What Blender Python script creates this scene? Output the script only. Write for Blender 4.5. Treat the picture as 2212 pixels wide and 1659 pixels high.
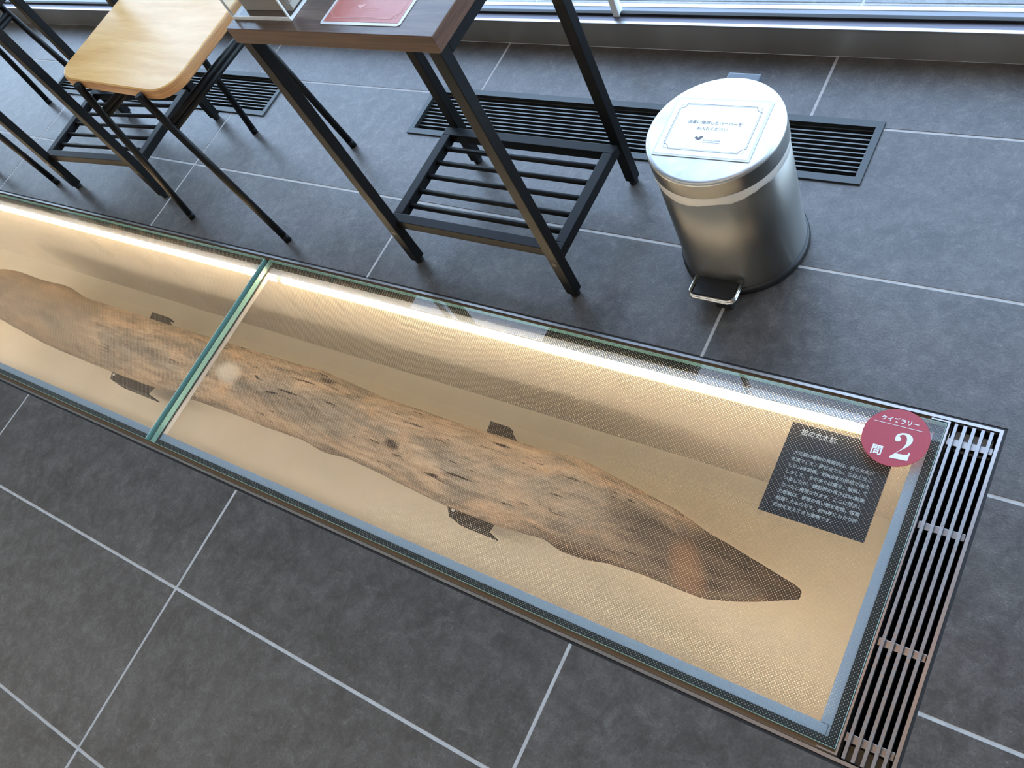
import bpy, bmesh, math, random
from mathutils import Vector, Matrix, noise
import numpy as np

random.seed(4)
for o in list(bpy.data.objects):
    bpy.data.objects.remove(o)
C = bpy.context.scene.collection
SC = bpy.context.scene
S = 1.25                      # metres per survey unit (camera height = 1 unit)
R_ = math.radians

# ------------------------------------------------------------------ camera
def setup_camera():
    yaw, pitch, roll = -1.0471, 0.9111, -0.6573
    cy, sy, cp, sp = math.cos(yaw), math.sin(yaw), math.cos(pitch), math.sin(pitch)
    d = Vector((sy * cp, cy * cp, -sp))
    r = Vector((cy, -sy, 0))
    u = r.cross(d)
    c, s = math.cos(roll), math.sin(roll)
    r2 = c * r + s * u
    u2 = -s * r + c * u
    cam = bpy.data.cameras.new('camera')
    cam.sensor_width = 36
    cam.lens = 1932.0 / 2212 * 36
    cam.clip_start = 0.02
    co = bpy.data.objects.new('camera', cam)
    C.objects.link(co)
    m = Matrix((r2, u2, -d)).transposed().to_4x4()
    m.translation = Vector((0, 0, S))
    co.matrix_world = m
    SC.camera = co
setup_camera()

# ------------------------------------------------------------------ world, lights, exposure
SC.view_settings.view_transform = 'Standard'
SC.view_settings.look = 'None'
SC.view_settings.gamma = 1
SC.view_settings.use_curve_mapping = False
SC.view_settings.exposure = 0.0
SKY_STRENGTH = 3.0
LED_STRENGTH = 54.0
FILL_LAMP_STRENGTH = 90.0
FILL_PANEL_STRENGTH = 0.9

w = bpy.data.worlds.new('sky')
SC.world = w
w.use_nodes = True
nt = w.node_tree
bg = nt.nodes['Background']
sky = nt.nodes.new('ShaderNodeTexSky')
sky.sky_type = 'NISHITA'
sky.sun_disc = False
sky.sun_elevation = R_(48)
sky.sun_rotation = R_(200)
sky.air_density = 1.0
sky.dust_density = 2.5
sky.ozone_density = 1.0
haze = nt.nodes.new('ShaderNodeMix'); haze.data_type = 'RGBA'
haze.inputs[0].default_value = .5
haze.inputs[7].default_value = (.74, .86, 1.0, 1)          # thin even cloud
nt.links.new(sky.outputs[0], haze.inputs[6])
nt.links.new(haze.outputs[2], bg.inputs[0])
bg.inputs[1].default_value = SKY_STRENGTH

# ------------------------------------------------------------------ materials
def mat(name, base=(.5, .5, .5), rough=.5, metal=0.0, spec=.5, emit=None, estr=0.0):
    m = bpy.data.materials.new(name)
    m.use_nodes = True
    b = m.node_tree.nodes['Principled BSDF']
    b.inputs['Base Color'].default_value = (*base, 1)
    b.inputs['Roughness'].default_value = rough
    b.inputs['Metallic'].default_value = metal
    b.inputs['Specular IOR Level'].default_value = spec
    if emit:
        b.inputs['Emission Color'].default_value = (*emit, 1)
        b.inputs['Emission Strength'].default_value = estr
    return m

class N:
    """small node-graph helper"""
    def __init__(s, m):
        s.t = m.node_tree
        s.b = s.t.nodes.get('Principled BSDF')
    def new(s, typ, **kw):
        n = s.t.nodes.new(typ)
        for k, v in kw.items():
            setattr(n, k, v)
        return n
    def link(s, a, b):
        s.t.links.new(a, b)
    def coord(s, out='Object', scale=(1, 1, 1), loc=(0, 0, 0), rot=(0, 0, 0)):
        tc = s.new('ShaderNodeTexCoord')
        mp = s.new('ShaderNodeMapping')
        mp.inputs['Scale'].default_value = scale
        mp.inputs['Location'].default_value = loc
        mp.inputs['Rotation'].default_value = rot
        s.link(tc.outputs[out], mp.inputs[0])
        return mp.outputs[0]
    def noise(s, vec, scale, detail=4, rough=.55, dist=0):
        n = s.new('ShaderNodeTexNoise')
        n.inputs['Scale'].default_value = scale
        n.inputs['Detail'].default_value = detail
        n.inputs['Roughness'].default_value = rough
        n.inputs['Distortion'].default_value = dist
        if vec is not None:
            s.link(vec, n.inputs['Vector'])
        return n.outputs['Fac']
    def ramp(s, fac, stops, interp='LINEAR'):
        r = s.new('ShaderNodeValToRGB')
        r.color_ramp.interpolation = interp
        e = r.color_ramp.elements
        while len(e) < len(stops):
            e.new(.5)
        for el, (p, c) in zip(e, stops):
            el.position = p
            el.color = (*c, 1) if len(c) == 3 else c
        s.link(fac, r.inputs[0])
        return r.outputs[0]
    def math(s, op, a, b=None, clamp=False):
        n = s.new('ShaderNodeMath', operation=op, use_clamp=clamp)
        for i, v in enumerate((a, b)):
            if v is None: continue
            if isinstance(v, (int, float)):
                n.inputs[i].default_value = v
            else:
                s.link(v, n.inputs[i])
        return n.outputs[0]
    def mix(s, fac, a, b, blend='MIX'):
        n = s.new('ShaderNodeMix', data_type='RGBA', blend_type=blend)
        for i, v in ((0, fac), (6, a), (7, b)):
            if isinstance(v, (int, float)):
                n.inputs[i].default_value = v
            elif isinstance(v, tuple):
                n.inputs[i].default_value = (*v, 1)
            else:
                s.link(v, n.inputs[i])
        return n.outputs[2]
    def bump(s, h, strength=.2, dist=.002):
        n = s.new('ShaderNodeBump')
        n.inputs['Strength'].default_value = strength
        n.inputs['Distance'].default_value = dist
        s.link(h, n.inputs['Height'])
        s.link(n.outputs[0], s.b.inputs['Normal'])

def tile_material(name, lo, hi, speck):
    m = mat(name, rough=.42, spec=.7)
    g = N(m)
    geo = g.new('ShaderNodeNewGeometry')
    v = geo.outputs['Position']
    big = g.noise(v, 9, 5, .6)
    mid = g.noise(v, 34, 8, .78, .5)
    fine = g.noise(v, 260, 3, .7)
    a = g.math('ADD', g.math('MULTIPLY', big, .38), g.math('MULTIPLY', mid, .62))
    col = g.ramp(a, [(.40, lo), (.60, hi)])
    # pale crystalline flecks, denser in clouds
    f2 = g.noise(v, 420, 2, .6)
    sp = g.noise(v, 95, 7, .8, .8)
    cl = g.ramp(g.math('ADD', g.math('MULTIPLY', sp, .62), g.math('MULTIPLY', mid, .38)), [(.50, (0, 0, 0)), (.64, (.27, .27, .27))])
    col = g.mix(cl, col, tuple(.5 * (hi[i] + speck[i]) for i in range(3)))
    fl = g.ramp(g.math('MULTIPLY', f2, g.math('ADD', .55, g.math('MULTIPLY', mid, .8))), [(.64, (0, 0, 0)), (.80, (.75, .75, .75))])
    col = g.mix(fl, col, speck)
    dk = g.ramp(fine, [(.30, (.55, .55, .55)), (.5, (1, 1, 1))])
    col = g.mix(.8, col, dk, 'MULTIPLY')
    oi = g.new('ShaderNodeObjectInfo')
    tone = g.ramp(oi.outputs['Random'], [(0, (.90, .90, .90)), (1, (1.0, 1.0, 1.0))])
    col = g.mix(1.0, col, tone, 'MULTIPLY')
    g.link(col, g.b.inputs['Base Color'])
    rr = g.ramp(fine, [(.3, (.42, .42, .42)), (.7, (.29, .29, .29))])
    g.link(rr, g.b.inputs['Roughness'])
    g.bump(g.math('ADD', fine, mid), .22, .0012)
    return m

M = {}
M['tile'] = tile_material('floor_tile', (.048, .0415, .0355), (.100, .089, .079), (.36, .34, .31))
M['tile_out'] = tile_material('daylit_tile', (.13, .14, .15), (.20, .21, .22), (.34, .35, .36))  # same tiles outside, with the daylight put into a paler, bluer colour
M['grout'] = mat('grout', (.33, .32, .30), .85, spec=.2)
g = N(M['grout']); g.link(g.ramp(g.noise(g.coord(), 60), [(.3, (.40, .385, .365)), (.7, (.52, .505, .48))]), g.b.inputs['Base Color'])
M['black_metal'] = mat('black_powder_coat', (.0055, .0055, .006), .46, spec=.18)
g = N(M['black_metal']); g.bump(g.noise(g.coord(), 900, 2), .12, .0004)
M['black_rubber'] = mat('black_rubber', (.012, .012, .012), .6)
M['black_plastic'] = mat('black_plastic', (.014, .014, .014), .35)
M['gray_plastic'] = mat('dark_gray_plastic', (.10, .12, .15), .45)
M['steel'] = mat('brushed_steel', (.27, .262, .25), .36, 1.0)
g = N(M['steel']); g.link(g.ramp(g.noise(g.coord(scale=(1, 1, 120)), 3, 4, .7), [(.3, (.34, .34, .34)), (.7, (.38, .38, .38))]), g.b.inputs['Roughness'])
tg = g.new('ShaderNodeTangent', direction_type='RADIAL', axis='Z'); g.link(tg.outputs[0], g.b.inputs['Tangent'])
g.b.inputs['Anisotropic'].default_value = .85; g.b.inputs['Anisotropic Rotation'].default_value = .25
M['lid_steel'] = mat('lid_steel', (.80, .80, .79), .30, 1.0)
g = N(M['lid_steel']); nz = g.noise(g.coord(), 11, 4, .6, .6)
g.link(g.ramp(nz, [(.35, (.48, .49, .49)), (.62, (.66, .66, .65))]), g.b.inputs['Base Color'])
g.link(g.ramp(nz, [(.3, (.46, .46, .46)), (.7, (.33, .33, .33))]), g.b.inputs['Roughness'])
M['chrome'] = mat('chrome', (.82, .80, .76), .10, 1.0)
M['trim_metal'] = mat('trim_stainless', (.46, .44, .42), .32, 1.0)
M['bar_metal'] = mat('grille_stainless', (.40, .395, .39), .32, 1.0)
g = N(M['bar_metal']); g.link(g.ramp(g.noise(g.coord(), 260, 3), [(.3, (.28, .28, .28)), (.7, (.46, .46, .46))]), g.b.inputs['Roughness'])
M['bronze'] = mat('dark_bronze_channel', (.20, .13, .075), .45, .6)
M['sill_metal'] = mat('sill_stainless', (.56, .55, .53), .30, 1.0)
M['sill_matte'] = mat('sill_anodised', (.17, .165, .19), .45, .8)
M['kick'] = mat('kick_plate_steel', (.46, .43, .40), .40, .75)
g = N(M['kick']); g.link(g.ramp(g.noise(g.coord(scale=(1.2, 1, .2)), 3.2, 3), [(.35, (.36, .34, .31)), (.65, (.56, .54, .52))]), g.b.inputs['Base Color'])
M['white_frame'] = mat('white_aluminium', (.78, .80, .80), .4)
M['grey_frame'] = mat('grey_aluminium', (.20, .215, .235), .4, .3)
M['vent'] = mat('vent_aluminium', (.070, .075, .074), .42, .75)
M['slat'] = mat('slat_aluminium', (.12, .125, .12), .40, .8)
M['dark_void'] = mat('duct_dark', (.006, .006, .006), .9, spec=.1)
M['ledge'] = mat('ledge_painted', (.36, .42, .50), .40, .1)
M['beam'] = mat('beam_painted', (.42, .41, .41), .45)
M['pit'] = mat('pit_board', (.72, .65, .56), .7, spec=.25)
g = N(M['pit']); g.link(g.ramp(g.noise(g.coord(), 5, 3), [(.3, (.68, .61, .52)), (.7, (.74, .67, .58))]), g.b.inputs['Base Color'])
M['led'] = mat('led_diffuser', (1, .9, .7), .5, emit=(1.0, .73, .44), estr=LED_STRENGTH)
M['led_cool'] = mat('led_diffuser_cooler', (1, .95, .9), .5, emit=(1.0, .83, .64), estr=LED_STRENGTH * .66)
M['led_falloff'] = mat('led_falloff', (1, .85, .5), .5, emit=(1.0, .66, .20), estr=2.5)  # yellow glow falloff below the LED, put in as a dimmer strip
M['gasket'] = mat('gasket', (.010, .011, .011), .55)
M['saddle'] = mat('saddle_steel', (.045, .038, .032), .6, 0)
M['white_print'] = mat('white_print', (.80, .80, .78), .5)
M['panel_print'] = mat('panel_black_print', (.016, .015, .018), .4)
M['panel_white'] = mat('panel_white_print', (.62, .62, .60), .5)
M['badge_red'] = mat('badge_red', (.42, .055, .075), .42)
M['card_red'] = mat('card_red', (.46, .105, .085), .30)
g = N(M['card_red']); g.link(g.ramp(g.noise(g.coord(), 22, 5, .7), [(.3, (.46, .125, .095)), (.7, (.56, .19, .155))]), g.b.inputs['Base Color'])
M['card_pink'] = mat('card_pink_print', (.78, .42, .38), .4)
M['laminate'] = mat('laminate_film', (.70, .72, .73), .18)
M['paper'] = mat('paper_white', (.92, .92, .90), .22, spec=.6)
M['grey_print'] = mat('grey_print', (.10, .10, .11), .5)
M['liner'] = mat('bin_liner_film', (.62, .60, .57), .35)
M['tissue'] = mat('paper_towels', (.62, .56, .50), .8)
M['carton'] = mat('carton', (.44, .36, .30), .7)
M['foam'] = mat('pale_foam', (.82, .82, .84), .8)
M['brown_board'] = mat('brown_board', (.30, .20, .11), .8)
M['plaster'] = mat('wall_plaster', (.52, .48, .43), .8)
M['ceiling'] = mat('ceiling_board', (.66, .63, .58), .8)
M['lamp'] = mat('fill_lamp_glow', (1, 1, 1), .5, emit=(1.0, .80, .58), estr=FILL_LAMP_STRENGTH)
M['lamp_dim'] = mat('lamp_glow_dimmed', (1, 1, 1), .5, emit=(1.0, .52, .24), estr=30.0)
M['fill_panel_glow'] = mat('added_fill_glow', (1, 1, 1), .6, emit=(1.0, .93, .84), estr=FILL_PANEL_STRENGTH)
M['blocker_grey'] = mat('blocker_grey', (.22, .22, .21), .8)
M['acryl_edge'] = mat('acrylic_edge', (.93, .95, .96), .35)

# light wood seat, boards glued side by side
def seat_material():
    m = mat('beech_seat', (.7, .5, .3), .30)
    g = N(m)
    v = g.coord(scale=(1, 1, 1))
    sx = g.new('ShaderNodeSeparateXYZ'); g.link(v, sx.inputs[0])
    wob = g.math('MULTIPLY', g.noise(g.coord(scale=(2.2, 1, 1)), 2.5, 2), .035)
    yy = g.math('ADD', sx.outputs['Y'], wob)
    grain = g.new('ShaderNodeCombineXYZ')
    g.link(g.math('MULTIPLY', sx.outputs['X'], 2.0), grain.inputs[0]); g.link(g.math('MULTIPLY', yy, 26.0), grain.inputs[1])
    n1 = g.noise(grain.outputs[0], 1.6, 5, .6)
    n2 = g.noise(grain.outputs[0], 12, 3, .6)
    col = g.ramp(n1, [(.34, (.66, .355, .105)), (.5, (.74, .43, .145)), (.66, (.80, .505, .195))])
    fine = g.ramp(n2, [(.35, (.86, .84, .80)), (.55, (1, 1, 1))])
    g.link(g.mix(.55, col, fine, 'MULTIPLY'), g.b.inputs['Base Color'])
    return m
M['beech'] = seat_material()
M['beech_edge'] = mat('beech_ply_edge', (.50, .25, .10), .45)
g = N(M['beech_edge']); g.link(g.ramp(g.noise(g.coord(scale=(1.5, 1.5, 60)), 6, 3), [(.35, (.40, .185, .07)), (.65, (.56, .30, .125))]), g.b.inputs['Base Color'])

def walnut(name, cols, sc, rough):
    m = mat(name, rough=rough)
    g = N(m)
    n1 = g.noise(g.coord(scale=sc), 4, 6, .62, .7)
    n2 = g.noise(g.coord(scale=tuple(q * 3 for q in sc)), 9, 3, .6)
    c = g.ramp(n1, [(.32, cols[0]), (.5, cols[1]), (.68, cols[2])])
    g.link(g.mix(.5, c, g.ramp(n2, [(.3, (.75, .75, .75)), (.6, (1, 1, 1))]), 'MULTIPLY'), g.b.inputs['Base Color'])
    return m
M['walnut_top'] = walnut('walnut_laminate', ((.060, .036, .026), (.110, .070, .052), (.17, .118, .090)), (1.2, 14, 14), .24)
M['walnut_edge'] = walnut('walnut_edge_band', ((.066, .028, .014), (.115, .052, .027), (.16, .078, .043)), (1.0, 3, 40), .38)

# pine log: grey weathered bark-less wood, orange patches, cracks along the grain, charred hewn point
def log_material():
    m = mat('old_pine', rough=.8, spec=.2)
    g = N(m)
    K = 1.21 / 1.14
    sx = g.new('ShaderNodeSeparateXYZ'); g.link(g.coord(), sx.inputs[0])
    X = g.math('MULTIPLY', sx.outputs['X'], 1 / K); Y = g.math('MULTIPLY', sx.outputs['Y'], 1 / 1.052); Z = sx.outputs['Z']
    streak = g.noise(g.coord(scale=(3.2, 18, 18)), 3.0, 7, .70, .6)
    patch = g.noise(g.coord(scale=(2.6, 6, 6), loc=(3.1, .4, 0)), 1.7, 5, .62, .8)
    grey_m = g.noise(g.coord(scale=(3.0, 8, 8), loc=(8.1, 2.4, 3)), 1.8, 5, .65, .5)
    fine = g.noise(g.coord(scale=(9, 80, 80)), 5, 5, .72)
    wood = g.ramp(streak, [(.32, (.19, .140, .105)), (.48, (.33, .250, .188)), (.66, (.46, .355, .268))])
    grey = g.ramp(streak, [(.30, (.095, .082, .070)), (.50, (.20, .172, .145)), (.68, (.30, .26, .22))])
    orange = g.ramp(streak, [(.3, (.29, .19, .125)), (.6, (.50, .345, .235))])
    col = g.mix(g.ramp(grey_m, [(.42, (0, 0, 0)), (.57, (.9, .9, .9))]), wood, grey)
    col = g.mix(g.ramp(patch, [(.55, (0, 0, 0)), (.66, (.9, .9, .9))]), col, orange)
    # drying cracks and worm-eaten slots along the grain
    c1 = g.ramp(g.noise(g.coord(scale=(5, 52, 52), loc=(1, 2, 5)), 2.0, 4, .6), [(.315, (.10, .085, .075)), (.36, (1, 1, 1))])
    c2 = g.ramp(g.noise(g.coord(scale=(7, 34, 34), loc=(4, 1, 2)), 2.6, 2, .5), [(.255, (.07, .06, .06)), (.285, (1, 1, 1))])
    rough_ = g.math('ADD', .22, g.math('MULTIPLY', g.math('ADD', X, 1.95 * S), 1.3), True)
    col = g.mix(rough_, col, c1, 'MULTIPLY')
    col = g.mix(rough_, col, c2, 'MULTIPLY')
    col = g.mix(g.math('MULTIPLY', rough_, .85), col, g.ramp(fine, [(.32, (.50, .47, .44)), (.52, (1, 1, 1))]), 'MULTIPLY')
    # knots
    vo = g.new('ShaderNodeTexVoronoi'); vo.inputs['Scale'].default_value = 1.0
    g.link(g.coord(scale=(4.5, 9, 9), loc=(.37, .2, .1)), vo.inputs['Vector'])
    kn = g.ramp(vo.outputs['Distance'], [(.06, (.10, .08, .07)), (.13, (1, 1, 1))])
    col = g.mix(.9, col, kn, 'MULTIPLY')
    # smooth butt end away from the point stays a duller brown
    butt = g.math('MULTIPLY', g.math('SUBTRACT', -1.62 * S, X), 4.0, True)
    col = g.mix(g.math('MULTIPLY', butt, .55), col, (.20, .155, .118))
    # charred point: from x=-0.60 u to the tip, edge broken by noise
    k = g.math('ADD', X, g.math('MULTIPLY', g.math('SUBTRACT', g.noise(g.coord(scale=(4, 9, 9)), 2.0, 3), .5), .40))
    k = g.math('ADD', k, g.math('MULTIPLY', g.math('SUBTRACT', Y, .35), -2.2))
    char = g.math('MULTIPLY', g.math('ADD', k, .66), 7.0, True)
    island = g.ramp(g.noise(g.coord(scale=(3, 9, 9), loc=(7, 1, 0)), 1.7, 3), [(.50, (1, 1, 1)), (.62, (.6, .6, .6))])
    char = g.math('MULTIPLY', char, island)
    charcol = g.ramp(streak, [(.3, (.024, .020, .018)), (.7, (.105, .078, .058))])
    col = g.mix(g.math('MULTIPLY', char, .93), col, charcol)
    bx = g.math('MULTIPLY', g.math('ADD', X, .368 * S), 1 / (.027 * S)); by = g.math('MULTIPLY', g.math('SUBTRACT', Y, .252 * S), 1 / (.040 * S))
    bx = g.math('ADD', bx, g.math('MULTIPLY', by, .55))
    bd = g.math('ADD', g.math('MULTIPLY', bx, bx), g.math('MULTIPLY', by, by))
    bd = g.math('ADD', bd, g.math('MULTIPLY', g.math('SUBTRACT', streak, .5), 1.6))
    col = g.mix(g.math('MULTIPLY', g.math('SUBTRACT', 1.15, bd, True), .62, True), col, g.mix(streak, (.16, .085, .05), (.30, .17, .10)))
    # pale oval patch with a soft edge
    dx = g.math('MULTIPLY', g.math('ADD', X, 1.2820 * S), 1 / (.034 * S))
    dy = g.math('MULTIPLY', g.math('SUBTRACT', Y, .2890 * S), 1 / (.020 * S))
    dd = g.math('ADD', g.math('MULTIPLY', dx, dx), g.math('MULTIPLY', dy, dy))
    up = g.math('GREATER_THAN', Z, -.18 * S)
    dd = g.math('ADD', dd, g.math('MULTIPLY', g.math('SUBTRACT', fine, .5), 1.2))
    pale_patch = g.math('MULTIPLY', g.math('SUBTRACT', 1.25, dd, True), up)
    col = g.mix(g.math('MULTIPLY', pale_patch, .75), col, (.50, .47, .44))
    g.link(col, g.b.inputs['Base Color'])
    g.bump(g.math('ADD', g.math('MULTIPLY', streak, 1.0), g.math('MULTIPLY', fine, .5)), .6, .006)
    return m
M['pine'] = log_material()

# clear float glass with a printed grid of white anti-slip dots on the upper face
def glass_material(name, dots, tint=(.965, .985, .975)):
    m = bpy.data.materials.new(name)
    m.use_nodes = True
    t = m.node_tree
    t.nodes.remove(t.nodes['Principled BSDF'])
    g = N(m)
    out = t.nodes['Material Output']
    tr = g.new('ShaderNodeBsdfTransparent'); tr.inputs[0].default_value = (*tint, 1)
    gl = g.new('ShaderNodeBsdfGlossy'); gl.inputs['Roughness'].default_value = 0.0
    gl.inputs['Color'].default_value = (1, 1, 1, 1)
    fr = g.new('ShaderNodeFresnel'); fr.inputs[0].default_value = 1.52
    mx = g.new('ShaderNodeMixShader')
    geo = g.new('ShaderNodeNewGeometry')
    front = g.math('SUBTRACT', 1.0, geo.outputs['Backfacing'])
    g.link(g.math('MULTIPLY', g.math('MULTIPLY', fr.outputs[0], 1.35), front, True), mx.inputs[0])   # both faces of the sheet
    g.link(tr.outputs[0], mx.inputs[1]); g.link(gl.outputs[0], mx.inputs[2])
    last = mx.outputs[0]
    if dots:
        p = .0038 * S
        r = .00048 * S
        sx = g.new('ShaderNodeSeparateXYZ')
        g.link(geo.outputs['Position'], sx.inputs[0])
        def lat(o):
            ds = []
            for ax in ('X', 'Y'):
                q = g.math('ADD', g.math('MULTIPLY', sx.outputs[ax], 1 / p), o)
                f = g.math('SUBTRACT', g.math('FRACT', q), .5)
                ds.append(g.math('MULTIPLY', f, f))
            return g.math('ADD', ds[0], ds[1])
        d2 = g.math('MINIMUM', lat(0.0), lat(0.5))
        mask = g.math('LESS_THAN', d2, (r / p) ** 2)
        sn = g.new('ShaderNodeSeparateXYZ'); g.link(geo.outputs['Normal'], sn.inputs[0])
        mask = g.math('MULTIPLY', mask, g.math('GREATER_THAN', g.math('ABSOLUTE', sn.outputs['Z']), .9))
        mask = g.math('MULTIPLY', mask, g.math('GREATER_THAN', sx.outputs['Z'], -.003))
        df = g.new('ShaderNodeBsdfDiffuse'); df.inputs[0].default_value = (.44, .42, .385, 1)
        tl = g.new('ShaderNodeBsdfTranslucent'); tl.inputs[0].default_value = (.74, .70, .63, 1)
        ad = g.new('ShaderNodeMixShader'); ad.inputs[0].default_value = .60
        g.link(df.outputs[0], ad.inputs[1]); g.link(tl.outputs[0], ad.inputs[2])
        m2 = g.new('ShaderNodeMixShader')
        g.link(mask, m2.inputs[0]); g.link(last, m2.inputs[1]); g.link(ad.outputs[0], m2.inputs[2])
        last = m2.outputs[0]
    g.link(last, out.inputs[0])
    return m
M['glass_dots'] = glass_material('dotted_floor_glass', True)
M['glass'] = glass_material('window_glass', False)
M['acrylic'] = glass_material('clear_acrylic', False, (.97, .98, .98))

def edge_glass():
    m = bpy.data.materials.new('green_glass_edge')
    m.use_nodes = True
    t = m.node_tree
    g = N(m)
    g.b.inputs['Base Color'].default_value = (.24, .44, .37, 1)
    g.b.inputs['Roughness'].default_value = .25
    return m
M['glass_edge'] = edge_glass()
M['glass_edge_pale'] = mat('pale_glass_arris', (.42, .62, .56), .3)

# ------------------------------------------------------------------ mesh builder
class MB:
    def __init__(s):
        s.v = []; s.f = []; s.mi = []; s.sm = []
    def add(s, vs, fs, mi=0, smooth=False):
        k = len(s.v)
        s.v += [tuple(p) for p in vs]
        for f in fs:
            s.f.append(tuple(i + k for i in f)); s.mi.append(mi); s.sm.append(smooth)
        return s
    def box(s, x0, x1, y0, y1, z0, z1, mi=0, bev=0):
        if bev:
            bm = bmesh.new()
            bmesh.ops.create_cube(bm, size=1)
            for q in bm.verts:
                q.co = Vector(((x0 + x1) / 2 + q.co.x * (x1 - x0), (y0 + y1) / 2 + q.co.y * (y1 - y0), (z0 + z1) / 2 + q.co.z * (z1 - z0)))
            bmesh.ops.bevel(bm, geom=list(bm.edges), offset=bev, segments=2, profile=.6, affect='EDGES')
            s.bm(bm, mi)
            return s
        vs = [(x, y, z) for z in (z0, z1) for y in (y0, y1) for x in (x0, x1)]
        fs = [(0, 2, 3, 1), (4, 5, 7, 6), (0, 1, 5, 4), (2, 6, 7, 3), (0, 4, 6, 2), (1, 3, 7, 5)]
        return s.add(vs, fs, mi)
    def bm(s, bm, mi=0, smooth=False):
        bm.verts.ensure_lookup_table(); bm.verts.index_update()
        s.add([v.co[:] for v in bm.verts], [[v.index for v in f.verts] for f in bm.faces], mi, smooth)
        bm.free()
        return s
    def tube(s, pts, r, n=12, mi=0, caps=True):
        pts = [Vector(p) for p in pts]
        rings = []
        up = None
        for i, p in enumerate(pts):
            t = (pts[min(i + 1, len(pts) - 1)] - pts[max(i - 1, 0)]).normalized()
            if up is None:
                up = Vector((0, 0, 1)) if abs(t.z) < .9 else Vector((1, 0, 0))
            a = (up - t * up.dot(t)).normalized(); b = t.cross(a); up = a
            rings.append([p + (a * math.cos(q) + b * math.sin(q)) * r for q in [2 * math.pi * j / n for j in range(n)]])
        k = len(s.v)
        vs = [q for ring in rings for q in ring]
        fs = []
        for i in range(len(rings) - 1):
            for j in range(n):
                fs.append((i * n + j, i * n + (j + 1) % n, (i + 1) * n + (j + 1) % n, (i + 1) * n + j))
        s.add(vs, fs, mi, True)
        if caps:
            s.f.append(tuple(k + j for j in reversed(range(n)))); s.mi.append(mi); s.sm.append(False)
            s.f.append(tuple(k + (len(rings) - 1) * n + j for j in range(n))); s.mi.append(mi); s.sm.append(False)
        return s
    def lathe(s, prof, cx, cy, n=64, mi=0, smooth=True, capb=False, capt=False):
        k = len(s.v)
        vs = [(cx + r * math.cos(2 * math.pi * j / n), cy + r * math.sin(2 * math.pi * j / n), z) for r, z in prof for j in range(n)]
        fs = [(i * n + j, i * n + (j + 1) % n, (i + 1) * n + (j + 1) % n, (i + 1) * n + j) for i in range(len(prof) - 1) for j in range(n)]
        s.add(vs, fs, mi, smooth)
        if capb:
            s.f.append(tuple(k + j for j in reversed(range(n)))); s.mi.append(mi); s.sm.append(False)
        if capt:
            s.f.append(tuple(k + (len(prof) - 1) * n + j for j in range(n))); s.mi.append(mi); s.sm.append(False)
        return s
    def prism(s, poly, z0, z1, mi=0, side=None):
        n = len(poly)
        a = 0
        for i in range(n):
            a += poly[i][0] * poly[(i + 1) % n][1] - poly[(i + 1) % n][0] * poly[i][1]
        if a < 0: poly = poly[::-1]
        k = len(s.v)
        s.v += [(x, y, z0) for x, y in poly] + [(x, y, z1) for x, y in poly]
        s.f.append(tuple(k + i for i in reversed(range(n)))); s.mi.append(mi); s.sm.append(False)
        s.f.append(tuple(k + n + i for i in range(n))); s.mi.append(mi); s.sm.append(False)
        for i in range(n):
            j = (i + 1) % n
            s.f.append((k + i, k + j, k + n + j, k + n + i)); s.mi.append(mi if side is None else side); s.sm.append(False)
        return s
    def build(s, name, mats, parent=None):
        """vertices are in survey units, world frame; stored in metres relative to the parent"""
        o0 = Vector(parent['_org']) if parent is not None and '_org' in parent else Vector((0, 0, 0))
        me = bpy.data.meshes.new(name)
        me.from_pydata([((x - o0.x) * S, (y - o0.y) * S, (z - o0.z) * S) for x, y, z in s.v], [], s.f)
        if not isinstance(mats, (list, tuple)): mats = [mats]
        for m in mats: me.materials.append(m)
        me.polygons.foreach_set('material_index', s.mi)
        me.polygons.foreach_set('use_smooth', s.sm)
        me.update()
        o = bpy.data.objects.new(name, me)
        C.objects.link(o)
        if parent is not None:
            o.parent = parent
            o['_org'] = tuple(o0)
        return o

def thing(name, label, cat, loc=(0, 0, 0), group=None):
    o = bpy.data.objects.new(name, None)
    C.objects.link(o)
    o.empty_display_size = .05
    o.location = Vector(loc) * S
    o['_org'] = tuple(loc)
    o['label'] = label; o['category'] = cat
    if group: o['group'] = group
    return o
def tag(o, label, cat, group=None):
    o['label'] = label; o['category'] = cat
    if group: o['group'] = group
    return o
def struct(o, label=None, cat=None):
    o['kind'] = 'structure'
    if label: o['label'] = label
    if cat: o['category'] = cat
    return o
def struct_empty(name, label, cat, loc=(0, 0, 0)):
    return struct(thing(name, label, cat, loc))

def dup(root, loc, rotz, label, group=None):
    r = root.copy(); C.objects.link(r)
    r.location = Vector(loc) * S; r.rotation_euler = (0, 0, rotz)
    r['label'] = label
    if group: r['group'] = group
    for ch in list(root.children):
        c = ch.copy(); C.objects.link(c); c.parent = r
        for gch in ch.children:
            d = gch.copy(); C.objects.link(d); d.parent = c
    return r

def subtract(rects, holes):
    """rectangles (x0,x1,y0,y1) minus rectangular holes"""
    out = list(rects)
    for hx0, hx1, hy0, hy1 in holes:
        nxt = []
        for x0, x1, y0, y1 in out:
            if hx0 >= x1 or hx1 <= x0 or hy0 >= y1 or hy1 <= y0:
                nxt.append((x0, x1, y0, y1)); continue
            if y0 < hy0: nxt.append((x0, x1, y0, hy0))
            if hy1 < y1: nxt.append((x0, x1, hy1, y1))
            a, b = max(y0, hy0), min(y1, hy1)
            if x0 < hx0: nxt.append((x0, hx0, a, b))
            if hx1 < x1: nxt.append((hx1, x1, a, b))
        out = nxt
    return out

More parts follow.
